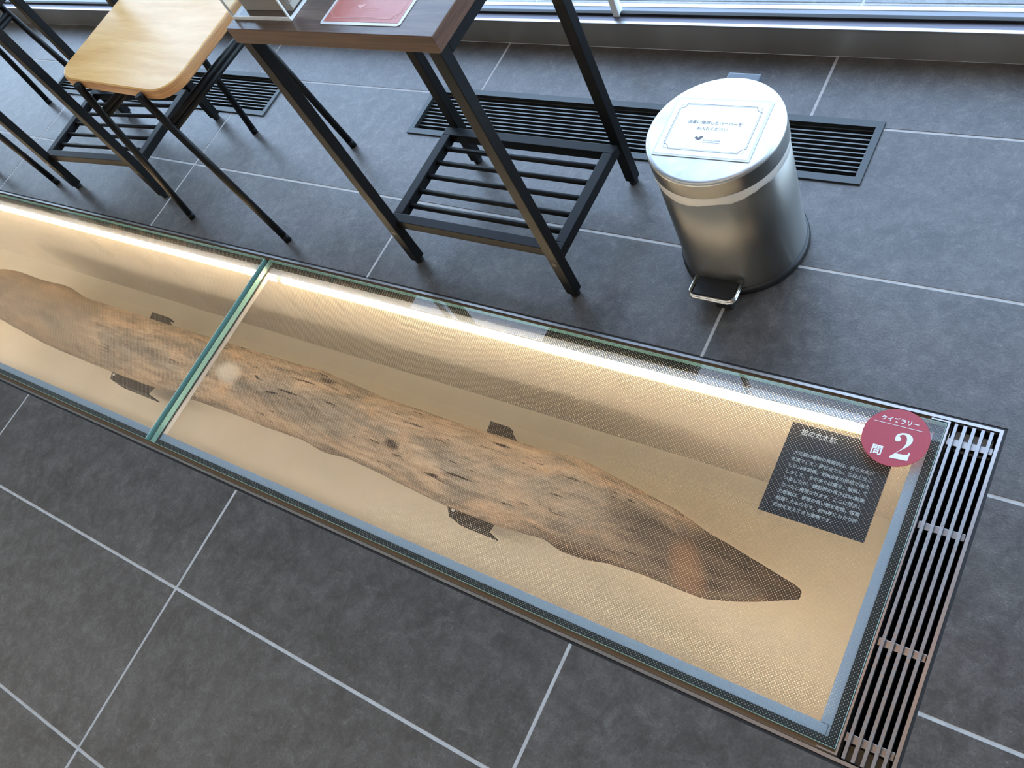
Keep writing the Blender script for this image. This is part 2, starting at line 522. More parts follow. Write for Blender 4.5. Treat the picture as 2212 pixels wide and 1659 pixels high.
# ------------------------------------------------------------------ the room
XW, XE, YS, YN, ZC = -6.6, 2.6, -2.6, 1.037, 2.15
CASE = (-3.60, -.0655, .0953, .4993)
VENT = (-1.1345, -.3215, .8035, .917)
VENT2 = (-2.343, -1.530, .8035, .917)
HOLES = [CASE, (VENT[0] + .006, VENT[1] - .006, VENT[2] + .006, VENT[3] - .006), (VENT2[0] + .006, VENT2[1] - .006, VENT2[2] + .006, VENT2[3] - .006)]

fl = MB()
for x0, x1, y0, y1 in subtract([(XW, XE, YS, YN)], HOLES):
    fl.box(x0, x1, y0, y1, -.03, -.0005)
floor = struct(fl.build('floor', M['grout']), 'dark grey tiled floor with pale grey grout lines', 'floor')
GX, GW, GY, GH, GG = -2.2329, .6017, -.3125, .2435, .0046
def tiles(parent, xr, yr, holes, material, ztop=0.0, thick=.02):
    for i in range(-12, 12):
        for j in range(-12, 40):
            x0, x1 = GX + i * GW + GG / 2, GX + (i + 1) * GW - GG / 2
            y0, y1 = GY + j * GH + GG / 2, GY + (j + 1) * GH - GG / 2
            x0, x1, y0, y1 = max(x0, xr[0]), min(x1, xr[1]), max(y0, yr[0]), min(y1, yr[1])
            if x1 - x0 < .01 or y1 - y0 < .004: continue
            rs = subtract([(x0, x1, y0, y1)], holes)
            if not rs: continue
            m = MB()
            dz = random.uniform(-.0002, .0002)
            if len(rs) == 1:
                a = rs[0]
                m.box(*a, ztop - thick, ztop + dz, bev=.0005)
            else:
                for a in rs: m.box(*a, ztop - thick, ztop + dz)
            m.build('tile', material, parent)
tiles(floor, (XW, XE), (YS, YN - .0005), HOLES, M['tile'])

ceil_ = struct(MB().box(XW - .1, XE + .1, YS - .1, YN + .2, ZC, ZC + .08).build('ceiling', M['ceiling']), 'plain off-white ceiling over the tiled room', 'ceiling')
struct(MB().box(XW - .08, XW, YS, YN + .1, 0, ZC).build('wall_west', M['plaster']), 'plain beige wall at the far end of the room', 'wall')
struct(MB().box(XE, XE + .08, YS, YN + .1, 0, ZC).build('wall_east', M['plaster']), 'plain beige wall at the near end of the room', 'wall')
struct(MB().box(XW, XE, YS - .08, YS, 0, ZC).build('wall_south', M['plaster']), 'plain beige wall opposite the window', 'wall')
HEAD = 1.40
struct(MB().box(XW, XE, YN, YN + .09, HEAD + .03, ZC).build('wall_north', M['plaster']), 'plain beige wall above the long window', 'wall')

# recessed ceiling lamps; the row along the room is added, unseen fill light
def downlight(x, y, lab, glow='lamp'):
    t = thing('ceiling_or_fill_lamp', lab, 'lamp', (x, y, ZC), 'round ceiling lamps over the walkway, the row added as fill light')
    MB().lathe([(.062, ZC), (.072, ZC), (.072, ZC - .008), (.060, ZC - .008), (.056, ZC - .002)], x, y, 32).build('lamp_ring', M['white_frame'], t)
    MB().lathe([(.0, ZC - .003), (.058, ZC - .003)], x, y, 32).build('lamp_disc', M[glow], t)
for k, (x, y) in enumerate([(-3.0, -.9), (-1.6, -.9), (-.2, -.9), (1.2, -.9)]):
    downlight(x, y, 'unseen round warm ceiling lamp added as fill light')
downlight(-.33, .64, 'round recessed warm ceiling lamp above the slot grille', 'lamp_dim')

# added unseen glowing panel, soft fill for the front of the room
lp = thing('added_fill_panel', 'unseen luminous panel added on the ceiling as soft fill light', 'lamp', (-2.1, -.5, ZC))
MB().box(-5.00, .80, -2.20, -.16, ZC - .012, ZC - .0005).build('fill_diffuser', M['fill_panel_glow'], lp)
hollow_ = MB()
hollow_.box(-5.03, .83, -.16, -.13, ZC - .016, ZC - .0005); hollow_.box(-5.03, .83, -2.23, -2.20, ZC - .016, ZC - .0005)
hollow_.box(-5.03, -5.00, -2.20, -.16, ZC - .016, ZC - .0005); hollow_.box(.80, .83, -2.20, -.16, ZC - .016, ZC - .0005)
hollow_.build('fill_frame', M['white_frame'], lp)

# the window wall: stainless kick plate and sill, gasket, glass, frames, posts
win = struct_empty('window_1', 'long low window with a stainless sill and slim pale posts', 'window', (-1.0, YN, 0))
MB().box(XW, XE, YN, YN + .022, 0, .0485).build('kick_plate', M['kick'], win)
MB().box(XW, XE, YN - .001, YN + .0052, .0485, .052, bev=.0006).build('sill_nosing', M['sill_metal'], win)
m = MB()
m.add([(XW, YN + .0052, .0505), (XE, YN + .0052, .0505), (XE, YN + .020, .0495), (XW, YN + .020, .0495), (XW, YN + .0052, .045), (XE, YN + .0052, .045), (XE, YN + .020, .045), (XW, YN + .020, .045)],
      [(0, 1, 2, 3), (7, 6, 5, 4), (0, 4, 5, 1), (1, 5, 6, 2), (2, 6, 7, 3), (3, 7, 4, 0)])
m.build('sill', M['sill_matte'], win)
MB().box(XW, XE, YN + .020, YN + .027, .030, .054).build('glazing_gasket', M['black_rubber'], win)
MB().box(XW, XE, YN + .0272, YN + .0385, .000, .0515).build('outer_sill', M['grey_frame'], win)
MB().box(XW, XE, YN + .0385, YN + .0458, .000, .0525).build('outer_nosing', M['white_frame'], win)
MB().box(XW, XE, YN + .010, YN + .046, HEAD, HEAD + .03).build('head_frame', M['grey_frame'], win)
posts = [-4.2, -3.0, -1.9, -.797, .55, 1.7]
edges = [XW] + posts + [XE]
for a, b in zip(edges[:-1], edges[1:]):
    MB().box(a + .004, b - .004, YN + .0222, YN + .0252, .053, HEAD).build('pane', M['glass'], win)
for x in posts:
    MB().box(x - .006, x + .006, YN + .0165, YN + .031, .0495, HEAD, bev=.001).build('post', M['white_frame'], win)

# added unseen slabs outside, placed to block sky reflections in the floor glass
blocker = struct_empty('sky_blocker', 'unseen dark slabs added outside to block sky reflections', 'sky_blocker', (-1.6, 1.2, 1.45))
for a, b in ((-5.6, -2.28), (-1.60, -1.05)):
    MB().box(a, b, 1.090, 1.34, 1.45, 1.49).build('blocker_slab', M['blocker_grey'], blocker)
# outside paving
gr = struct(MB().box(XW - 2, XE + 4, YN + .046, 9, -.05, -.0015).build('ground', M['grout']), 'paved ground outside the window, coloured pale for the daylight', 'ground')
tiles(gr, (XW - 2, XE + 1.6), (YN + .047, 2.9), [], M['tile_out'], 0.0, .02)
p = MB(); p.box(XW - 2, XE + 4, 2.9, 9, -.04, -.0005)
o = p.build('paving', M['tile_out'], gr); o['kind'] = 'stuff'

# ------------------------------------------------------------------ the glazed floor case
GT = .0105                       # glass thickness
case = thing('display_case', 'lit glass-topped display pit sunk in the floor, holding the log', 'display case', (-1.26, .297, 0))
def hollow(x0, x1, y0, y1, t, z0, z1, mats, name, parent, sides='NSEW'):
    m = MB()
    if 'S' in sides: m.box(x0, x1, y0, y0 + t, z0, z1)
    if 'N' in sides: m.box(x0, x1, y1 - t, y1, z0, z1)
    if 'W' in sides: m.box(x0, x0 + t, y0 + t, y1 - t, z0, z1)
    if 'E' in sides: m.box(x1 - t, x1, y0 + t, y1 - t, z0, z1)
    return m.build(name, mats, parent)
PX0, PX1, PY0, PY1, PZ = -3.55, -.137, .1060, .4880, -.362
MB().box(PX0 - .01, PX1 + .01, PY0 - .01, PY1 + .01, PZ - .01, PZ).build('pit_floor', M['pit'], case)
MB().box(PX0 - .01, PX1 + .01, PY1, PY1 + .01, PZ, -.0302).build('pit_wall', M['pit'], case)
MB().box(PX0 - .01, PX1 + .01, PY0 - .01, PY0, PZ, -.0302).build('pit_wall', M['pit'], case)
MB().box(PX0 - .01, PX0, PY0, PY1, PZ, -.0302).build('pit_wall', M['pit'], case)
MB().box(PX1, PX1 + .006, PY0, PY1, PZ, -.0302).build('pit_wall', M['pit'], case)
# outer trim: rubber line, stainless edge, bronze channel
OX0, OX1 = CASE[0], CASE[1]
hollow(OX0, OX1, CASE[2], CASE[3], .0032, -.03, -.0006, M['black_rubber'], 'rubber_edge', case)
hollow(OX0 + .0032, OX1 - .0032, CASE[2] + .0036, CASE[3] - .0030, .0037, -.03, .0006, M['trim_metal'], 'steel_edge', case)
m = MB()
m.box(OX0 + .007, -.1245, .1034, .1090, -.03, -.0040)
m.box(OX0 + .007, -.1245, .4888, .4925, -.03, -.0040)
m.build('bronze_channel', M['bronze'], case)
# inner corner steel angle at the grille end
m = MB()
m.box(-.1240, -.1218, .1045, .4915, -.02, .0002)
m.box(-.142, -.1240, .1045, .1063, -.012, .0002)
m.box(-.142, -.1240, .4897, .4915, -.012, .0002)
m.build('steel_angle', M['trim_metal'], case)
# ledge and gasket under the glass
for nm, z0, z1, mt, a in (('gasket', -.0120, -GT - .0001, M['gasket'], (.0092, .0)), ('ledge', -.0150, -.0121, M['ledge'], (.0205, .0))):
    m = MB()
    wv = a[0]
    m.box(PX0 - .015, -.1262, .1096, .1096 + wv + .0005, z0, z1)
    m.box(PX0 - .015, -.1262, .4888 - wv - .0010, .4888, z0, z1)
    m.box(-.1262 - wv - .0010, -.1262, .1096 + wv, .4888 - wv, z0, z1)
    m.box(PX0 - .015, PX0 - .015 + wv, .1096 + wv, .4888 - wv, z0, z1)
    m.build(nm, mt, case)
MB().box(-.1395, -.1389, .1205, .1300, -.01212, -.01205).build('mitre_joint', M['gasket'], case)
# cross beam under the joint of the two panes
for bx0 in (-1.2790, -2.4310):
    MB().box(bx0, bx0 + .0188, .118, .480, -.0200, -.0122).build('cross_beam', M['beam'], case)
    MB().box(bx0, bx0 + .0188, .118, .480, -.0122, -GT - .0001).build('beam_gasket', M['gasket'], case)
# the two panes
def pane(x0, x1, y0, y1):
    m = MB()
    b = .0006
    vs = [(x0, y0, -GT), (x1, y0, -GT), (x1, y1, -GT), (x0, y1, -GT), (x0, y0, -b), (x1, y0, -b), (x1, y1, -b), (x0, y1, -b),
          (x0 + b, y0 + b, 0), (x1 - b, y0 + b, 0), (x1 - b, y1 - b, 0), (x0 + b, y1 - b, 0)]
    m.add(vs, [(0, 3, 2, 1), (8, 9, 10, 11)], 0)
    m.add(vs, [(0, 1, 5, 4), (1, 2, 6, 5), (2, 3, 7, 6), (3, 0, 4, 7)], 1)
    m.add(vs, [(4, 5, 9, 8), (5, 6, 10, 9), (6, 7, 11, 10), (7, 4, 8, 11)], 2)
    return m.build('glass_pane', [M['glass_dots'], M['glass_edge'], M['glass_edge_pale']], case)
pane(-1.2630, -.1248, .1094, .4887)
pane(-2.4150, -1.2763, .1094, .4887)
pane(-3.5660, -2.4280, .1094, .4887)
# LED strips under the ledges
for a, b in ((-3.53, -1.2795), (-1.2260, -.145)):
    for y0, y1 in ((.4600, .4713), (.1237, .1288)):
        ls = MB().box(a, b, y0, y1, -.0228, -.0165, bev=.0010).build('led_strip', M['led'] if y0 > .3 else M['led_cool'], case)
        if y0 > .3:
            MB().box(a, b, y0, y1, -.0265, -.0229).build('led_falloff', M['led_falloff'], ls)
for y0, y1 in ((.4600, .4713),):
    MB().box(-1.2590, -1.2420, y0, y1, -.0250, -.0165, bev=.0015).build('led_strip', M['led'], case)
    MB().box(-1.2420, -1.2262, y0 + .001, y1, -.0240, -.0165).build('led_connector', M['white_frame'], case)

# ------------------------------------------------------------------ the log
FAR = [(-2.249, .2899), (-2.23, .3083), (-2.20, .3187), (-2.157, .3218), (-2.076, .3202), (-2.017, .3209), (-1.962, .3235), (-1.893, .3131), (-1.835, .3103), (-1.697, .3116), (-1.54, .3132), (-1.395, .3147), (-1.25, .317), (-1.118, .3206), (-1.086, .3171), (-1.027, .3131), (-.964, .3091), (-.898, .3101), (-.814, .3088), (-.705, .3099), (-.637, .3102), (-.586, .3140), (-.556, .3102), (-.475, .2983), (-.413, .2885), (-.374, .2773), (-.325, .2682), (-.271, .2583), (-.242, .2530), (-.2343, .2501)]
NEAR = [(-2.26, .215), (-2.137, .2090), (-2.066, .2034), (-1.96, .1987), (-1.86, .1951), (-1.73, .1933), (-1.568, .1938), (-1.40, .2014), (-1.315, .2027), (-1.21, .2022), (-1.115, .2044), (-1.058, .1983), (-1.011, .2026), (-.934, .2004), (-.83, .1945), (-.771, .1915), (-.721, .1909), (-.666, .1931), (-.60, .1990), (-.568, .1923), (-.53, .1923), (-.495, .1980), (-.439, .2003), (-.384, .1995), (-.345, .2003), (-.306, .2108), (-.279, .2206), (-.249, .2335), (-.2343, .2395)]
def build_log():
    xs = np.concatenate([np.linspace(-2.2489, -2.15, 14), np.linspace(-2.14, -.25, 250), np.linspace(-.246, -.2345, 6)])
    sf = np.interp(xs, *zip(*FAR)); sn = np.interp(xs, *zip(*NEAR))
    n = 72
    cz0 = -.210
    m = MB(); vs = []
    for x, a, b in zip(xs, sf, sn):
        mid = math.tan((math.atan(a) + math.atan(b)) / 2)
        half = (math.atan(a) - math.atan(b)) / 2
        tip = max(0, min(1, (x + .58) / .34))
        cz = cz0 + .012 * tip
        cy = mid * (1 - cz)
        r = math.hypot(cy, 1 - cz) * math.sin(half)
        left = max(0, (-2.15 - x) / .1)
        for j in range(n):
            t = 2 * math.pi * j / n
            e = 1 + .030 * math.sin(3 * t + x * 2.3) * (0.0 if abs(math.cos(t)) > .9 else 1)
            q = Vector((x * 5, math.cos(t) * 1.3, math.sin(t) * 1.3))
            ridge = noise.fractal(Vector((x * 1.6, math.cos(t) * 5.5, math.sin(t) * 5.5)), 1.0, 2.0, 5)
            e += .022 * noise.fractal(q, 1.0, 2.0, 4) + .020 * ridge
            if tip > 0:                                   # hewn facets towards the point
                kf = 5
                ft = (t - .35 + .5 * noise.noise(Vector((x * 3, 0, 0)))) % (2 * math.pi / kf) - math.pi / kf
                e = e * (1 - tip * .8) + tip * .8 * (.90 / math.cos(ft) * (1 + .015 * noise.noise(q * 3)))
            flat = 1.0 - .0 * left
            vs.append((x * (1.21 / 1.14), cy + r * e * math.cos(t), cz + r * e * flat * math.sin(t)))
    k = len(xs)
    fs = [(i * n + (j + 1) % n, i * n + j, (i + 1) * n + j, (i + 1) * n + (j + 1) % n) for i in range(k - 1) for j in range(n)]
    m.add(vs, fs, 0, True)
    for i in (0, k - 1):
        idx = [i * n + j for j in range(n)]
        m.f.append(tuple(idx if i else idx[::-1])[::-1]); m.mi.append(0); m.sm.append(False)
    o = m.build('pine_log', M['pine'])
    return tag(o, 'long weathered pine foundation pile with a dark hewn point, lying in the lit pit', 'log')
build_log()

def saddle(near, far, lab):
    cx = (near[0] + near[1]) / 2
    YC = .309
    t = thing('log_saddle', lab, 'bracket', (cx, YC, PZ), 'steel saddles under the pine log')
    zt, zm, th = -.262, -.2838, .004
    for s, (x0, x1), y_out in ((-1, near, .2275), (1, far, .4110)):
        ch = .024
        if s > 0:                       # one clipped corner on each cradle plate
            top = [(x0, y_out), (x1 - ch, y_out), (x1, y_out - .018), (x1, YC), (x0, YC)]
        else:
            top = [(x0, y_out + .014), (x0 + .014, y_out), (x1, y_out), (x1, YC), (x0, YC)]
        def zz(y): return zm + (zt - zm) * min(1, abs(y - YC) / abs(y_out - YC))
        n = len(top)
        vs = [(x, y, zz(y)) for x, y in top] + [(x, y, zz(y) - th) for x, y in top]
        order = tuple(range(n))
        a = sum(top[i][0] * top[(i + 1) % n][1] - top[(i + 1) % n][0] * top[i][1] for i in range(n))
        if a < 0: order = order[::-1]
        fs = [order, tuple(i + n for i in reversed(order))] + [(order[i], order[(i + 1) % n], order[(i + 1) % n] + n, order[i] + n)[::-1] for i in range(n)]
        MB().add(vs, fs).build('cradle_plate', M['saddle'], t)
        MB().box(x0 + .018, x1 if s < 0 else x1 - ch, y_out - .002 if s > 0 else y_out - .0005, y_out + .0005 if s > 0 else y_out + .002, zt - (.040 if s < 0 else .02), zt - .003).build('plate_flange', M['black_rubber'], t)
    MB().box(cx - .03, cx + .03, YC - .022, YC + .022, PZ + .003, zm - .003).build('saddle_post', M['saddle'], t)
    MB().box(cx - .036, cx + .036, YC - .028, YC + .040, PZ, PZ + .003).build('foot_plate', M['saddle'], t)
    MB().lathe([(0, zt + .0016), (.0028, zt + .0014), (.0032, zt - .001)], near[0] + .015, .2405, 12).build('screw', M['white_print'], t)
saddle((-.849, -.753), (-.851, -.787), 'dark steel saddle bracket under the log nearer its hewn point')
saddle((-1.843, -1.690), (-1.843, -1.757), 'dark steel saddle bracket under the log on the rounded end side')

# ------------------------------------------------------------------ lettering
def text_geo(body, fat=0.0):
    cu = bpy.data.curves.new('lettering', 'FONT')
    cu.body = body
    cu.size = 1.0
    cu.resolution_u = 3
    cu.offset = fat
    ob = bpy.data.objects.new('lettering', cu)
    C.objects.link(ob)
    dg = bpy.context.evaluated_depsgraph_get()
    dg.update()
    me = bpy.data.meshes.new_from_object(ob.evaluated_get(dg))
    vs = [v.co[:] for v in me.vertices]; fs = [tuple(p.vertices) for p in me.polygons]
    bpy.data.objects.remove(ob); bpy.data.curves.remove(cu); bpy.data.meshes.remove(me)
    return vs, fs
def text(m, body, x, y, z, width=None, height=None, align='L', rot=0, shear=0, yscale=1.0, about=None, fat=0.0):
    vs, fs = text_geo(body, fat)
    xs = [v[0] for v in vs]; ys = [v[1] for v in vs]
    k = (width / (max(xs) - min(xs))) if width else height / (max(ys) - min(ys))
    x0 = min(xs); wd = (max(xs) - x0) * k
    off = {'L': 0, 'C': -wd / 2}[align]
    out = []
    for v in vs:
        px = (v[0] - x0) * k + off; py = v[1] * k * yscale
        px += shear * py
        px, py = px + x, py + y
        if about:
            ca, sa = math.cos(rot), math.sin(rot)
            dx, dy = px - about[0], py - about[1]
            px, py = about[0] + dx * ca - dy * sa, about[1] + dx * sa + dy * ca
        out.append((px, py, z))
    fs = [f if _up(out, f) else f[::-1] for f in fs]
    m.add(out, fs)
def _up(vs, f):
    a = 0
    for i in range(len(f)):
        p, q = vs[f[i]], vs[f[(i + 1) % len(f)]]
        a += p[0] * q[1] - q[0] * p[1]
    return a > 0
def stroke(m, pts, wd, z, closed=False):
    n = len(pts)
    for i in range(n if closed else n - 1):
        a, b = Vector(pts[i]).to_2d(), Vector(pts[(i + 1) % n]).to_2d()
        d = (b - a)
        if d.length < 1e-7: continue
        d.normalize(); q = Vector((-d.y, d.x)) * wd / 2; e = d * wd * .4
        m.add([(*(a - e - q), z), (*(b + e - q), z), (*(b + e + q), z), (*(a - e + q), z)], [(0, 1, 2, 3)])
def rotp(pts, c, a):
    ca, sa = math.cos(a), math.sin(a)
    return [(c[0] + (x - c[0]) * ca - (y - c[1]) * sa, c[1] + (x - c[0]) * sa + (y - c[1]) * ca) for x, y in pts]
def notched_frame(cx, cy, hx, hy, nt_):
    pts = []
    for sx, sy in ((1, 1), (-1, 1), (-1, -1), (1, -1)):
        c = (cx + sx * hx, cy + sy * hy)
        arc = [(c[0] - sx * nt_ * math.cos(t), c[1] - sy * nt_ * math.sin(t)) for t in [i * math.pi / 2 / 6 for i in range(7)]]
        if sx * sy < 0: arc = arc[::-1]
        arc = arc[::-1]
        pts += arc
    return pts
LOGO = [(.08, -.32), (-.14, -.24), (-.36, -.17), (-.42, -.05), (-.62, .07), (-.50, .14), (-.44, .24), (-.28, .22), (-.08, .06), (.02, .22), (.12, .34), (.24, .37), (.40, .30), (.44, .20), (.36, .02), (.24, -.14)]
def logo(m, x, y, sc, z, about=None, rot=0):
    pts = [(x + px * sc, y + py * sc) for px, py in LOGO]
    if about: pts = rotp(pts, about, rot)
    k = [(px, py, z) for px, py in pts]
    f = tuple(range(len(k)))
    m.add(k, [f if _up(k, f) else f[::-1]])

# black information sticker on the underside of the glass
info = thing('information_panel', 'black text sticker in white Japanese print on the dotted glass', 'sign', (-.2275, .387, -.0106))
MB().box(-.2885, -.1665, .3273, .4473, -.01175, -.0111).build('panel_sheet', M['panel_print'], info)
m = MB()
text(m, '松の丸太杭', -.2747, .4340, -.0109, width=.0420, fat=.016)
m.build('title_lettering', M['panel_white'], info)
m = MB()
LINES = ['大正期の建物の基礎杭は、松の丸太が', '主流でした。時計台でも、各柱土台ご', 'とに16本前後、約800本の松杭が出土', 'しました。その多くは腐食、破損して', 'いましたが、建設時の長さは2m前後', 'だったと推測されます。ここに展示し', 'た松杭は、状態の良い物を乾燥、防腐', '処理したものです。約95年にわたり時', '計台を支えてきた実物です。']
for i, ln in enumerate(LINES):
    text(m, ln, -.2740, .4075 - i * .00872, -.0109, width=.0935 if i < 8 else .0680, fat=.010)
m.build('body_lettering', M['panel_white'], info)

# red round quiz sticker
BC = (-.1711, .4556)
bd = thing('quiz_badge', 'round red quiz sticker with a large white 2 at the glass corner', 'sticker', (*BC, .0002))
m = MB(); m.lathe([(.0, .0008), (.0363, .0008), (.0365, .0002)], BC[0], BC[1], 72, smooth=False)
m.build('badge_disc', M['badge_red'], bd)
m = MB()
zt = .0011
text(m, 'クイズラリー', -.1925, .4742, zt, width=.0412, rot=R_(1.0), about=BC, fat=.022)
stroke(m, [(-.1985, .4704), (-.1449, .4704)], .0006, zt)
text(m, '問', -.1912, .4302, zt, width=.0115, fat=.026)
def cat(pts, n=6):
    out = []
    k = len(pts)
    for i in range(k - 1):
        p0, p1, p2, p3 = pts[max(i - 1, 0)], pts[i], pts[i + 1], pts[min(i + 2, k - 1)]
        for j in range(n):
            t = j / n
            out.append(tuple(.5 * (2 * p1[a] + (p2[a] - p0[a]) * t + (2 * p0[a] - 5 * p1[a] + 4 * p2[a] - p3[a]) * t * t + (3 * p1[a] - p0[a] - 3 * p2[a] + p3[a]) * t ** 3) for a in (0, 1)))
    out.append(pts[-1])
    return out
outer = cat([(.06, .70), (.07, .86), (.17, .96), (.32, 1.0), (.48, .97), (.58, .87), (.60, .74), (.55, .60), (.44, .46), (.30, .32), (.18, .20)])
base_ = [(.18, .20), (.46, .20), (.545, .23), (.58, .31), (.62, .31), (.585, 0), (.03, 0), (.03, .055)]
inner = cat([(.03, .055), (.14, .17), (.27, .32), (.37, .47), (.42, .62), (.42, .76), (.38, .88), (.30, .93), (.21, .90), (.17, .84)])
ball = cat([(.17, .84), (.22, .80), (.24, .73), (.20, .66), (.12, .64), (.07, .67), (.06, .70)])
two = outer + base_[1:] + inner[1:] + ball[1:-1]
sc2 = .0335
pts = rotp([(-.1722 + x * sc2 * 1.02, .4300 + y * sc2) for x, y in two], (-.162, .446), R_(4))
bm = bmesh.new()
bm.faces.new([bm.verts.new((x, y, zt)) for x, y in pts])
bmesh.ops.triangulate(bm, faces=list(bm.faces))
for f in bm.faces:
    if f.normal.z < 0: f.normal_flip()
m.bm(bm)
m.build('badge_lettering', M['white_print'], bd)

# ------------------------------------------------------------------ slot grille at the end of the case
gl = thing('floor_grille', 'slim stainless slot drain grille along the pit end', 'grille', (-.0955, .297, 0))
for x0, x1 in ((-.1174, -.1139), (-.1084, -.1045), (-.0992, -.0954), (-.0901, -.0864), (-.0811, -.0774)):
    MB().box(x0, x1, .1045, .4915, -.010, -.0008, bev=.0003).build('grille_bar', M['bar_metal'], gl)
for y in (.3668, .2300, .1270, .4722):
    MB().box(-.1212, -.0738, y - .0042, y + .0042, -.0185, -.0102, bev=.0004).build('cross_bar', M['trim_metal'], gl)
m = MB()
m.box(-.1216, -.0725, .1034, .4925, -.26, -.255)
m.box(-.1216, -.1206, .1034, .4925, -.255, -.021)
m.box(-.0735, -.0725, .1034, .4925, -.255, -.004)
m.box(-.1206, -.0735, .1034, .1044, -.255, -.008)
m.box(-.1206, -.0735, .4916, .4926, -.255, -.008)
m.build('duct', M['dark_void'], gl)
tag(MB().box(-.1150, -.0765, .4765, .4908, -.045, -.0188, bev=.0015).build('foam_pad', M['foam']), 'pale foam pad jammed under the far end of the slot grille', 'foam')
tag(MB().box(-.1150, -.0765, .1050, .1220, -.060, -.0188, bev=.0015).build('board_offcut', M['brown_board']), 'brown board offcut under the near end of the slot grille', 'board')
for ob in ('foam_pad', 'board_offcut'):
    pass

# ------------------------------------------------------------------ floor vents
def make_vent(v, lab):
    x0, x1, y0, y1 = v
    t = thing('floor_vent', lab, 'vent', ((x0 + x1) / 2, (y0 + y1) / 2, 0), 'slatted air vents in the floor')
    m = MB()
    e, ef = .0102, .0122
    # frame as a mitred ring with a thin lip over the tiles
    def ring(a, b, z): return [(x0 + a, y0 + b, z), (x1 - a, y0 + b, z), (x1 - a, y1 - b, z), (x0 + a, y1 - b, z)]
    vs = ring(0, 0, .0004) + ring(.0004, .0004, .0030) + ring(e, ef, .0030) + ring(e, ef, -.012) + ring(.007, .007, -.012) + ring(.007, .007, .0004)
    fs = []
    for k in range(5):
        for i in range(4):
            j = (i + 1) % 4
            fs.append((k * 4 + i, k * 4 + j, k * 4 + 4 + j, k * 4 + 4 + i))
    m.add(vs, fs)
    m.build('vent_frame', M['vent'], t)
    for k in range(10):
        y = y0 + .0255 + k * .00824
        MB().box(x0 + e, x1 - e, y - .0011, y + .0011, -.014, -.0035).build('slat', M['slat'], t)
    m = MB()
    for q in (.25, .5, .75):
        x = x0 + (x1 - x0) * q
        m.box(x - .002, x + .002, y0 + ef, y1 - ef, -.020, -.0142)
    m.build('slat_support', M['vent'], t)['kind'] = 'stuff'
    m = MB()
    m.box(x0 + .007, x1 - .007, y0 + .007, y1 - .007, -.075, -.07)
    m.box(x0 + .007, x0 + .008, y0 + .007, y1 - .007, -.07, -.012)
    m.box(x1 - .008, x1 - .007, y0 + .007, y1 - .007, -.07, -.012)
    m.box(x0 + .008, x1 - .008, y0 + .007, y0 + .008, -.07, -.012)
    m.box(x0 + .008, x1 - .008, y1 - .008, y1 - .007, -.07, -.012)
    m.build('vent_box', M['dark_void'], t)
make_vent(VENT, 'slatted aluminium floor vent running behind the bin and the side table')
make_vent(VENT2, 'slatted aluminium floor vent running behind the stools')

# ------------------------------------------------------------------ side tables
def make_table():
    cx, cy = -.796, .660
    t = thing('side_table', 'black framed side table with walnut top holding the acrylic box and red card', 'table', (cx, cy, 0), 'walnut topped side tables with slatted shelf')
    lx, ly = .1495, .1085
    zt, zb = .482, .460
    m = MB(); m.box(cx - .1635, cx + .1620, .541, .779, zb, zt, bev=.0007)
    o = m.build('tabletop', [M['walnut_edge'], M['walnut_top']], t)
    for p_ in o.data.polygons:
        if p_.normal.z > .9: p_.material_index = 1
    hw = .0082
    for sx in (-1, 1):
        for sy in (-1, 1):
            x, y = cx + sx * lx, cy + sy * ly - (.006 if sy > 0 else 0)
            lg = MB().box(x - hw, x + hw, y - hw, y + hw, .0085, zb, bev=.0012).build('leg', M['black_metal'], t)
            MB().lathe([(.0, .0), (.0062, .0), (.0074, .002), (.0074, .0085)], x, y, 16).build('foot_glide', M['black_rubber'], lg)
            if sy < 0:
                MB().lathe([(.0, .0), (.004, .0)], 0, 0, 12)
                b = MB()
                n = 14
                ys = y - hw - .0006
                b.add([(x + .0042 * math.cos(2 * math.pi * j / n), ys, .082 + .0042 * math.sin(2 * math.pi * j / n)) for j in range(n)] + [(x + .0042 * math.cos(2 * math.pi * j / n), ys + .001, .082 + .0042 * math.sin(2 * math.pi * j / n)) for j in range(n)],
                      [tuple(range(n))] + [(j, j + n, (j + 1) % n + n, (j + 1) % n) for j in range(n)])
                b.build('bolt', M['black_plastic'], lg)
    # shelf frame between the legs
    zs0, zs1 = .080, .097
    ya, yb = .5555, .7480
    xa, xb = cx - .1575, cx + .1575
    MB().box(xa, xb, ya, ya + .016, zs0, zs1, bev=.001).build('shelf_rail', M['black_metal'], t)
    MB().box(xa, xb, yb - .016, yb, zs0, zs1, bev=.001).build('shelf_rail', M['black_metal'], t)
    MB().box(xa, xa + .016, ya + .016, yb - .016, zs0, zs1, bev=.001).build('shelf_rail', M['black_metal'], t)
    MB().box(xb - .016, xb, ya + .016, yb - .016, zs0, zs1, bev=.001).build('shelf_rail', M['black_metal'], t)
    for y in (.594, .6235, .6535, .6820, .7110):
        MB().tube([(xa + .010, y, .0885), (xb - .010, y, .0885)], .0042, 12).build('shelf_rod', M['black_metal'], t)
    for sx in (-1, 1):
        x = cx + sx * lx
        MB().box(x - hw, x + hw, cy - ly + hw, cy + ly - .006 - hw, .443, zb, bev=.001).build('top_rail', M['black_metal'], t)
    MB().box(cx - lx + hw, cx + lx - hw, cy + ly - .006 - hw, cy + ly - .006 + hw, .443, zb, bev=.001).build('top_rail', M['black_metal'], t)
    return t
tab = make_table()
dup(tab, (-.796 - 1.0085, .660 + .012, 0), R_(4.2), 'black framed side table standing between the two stools')

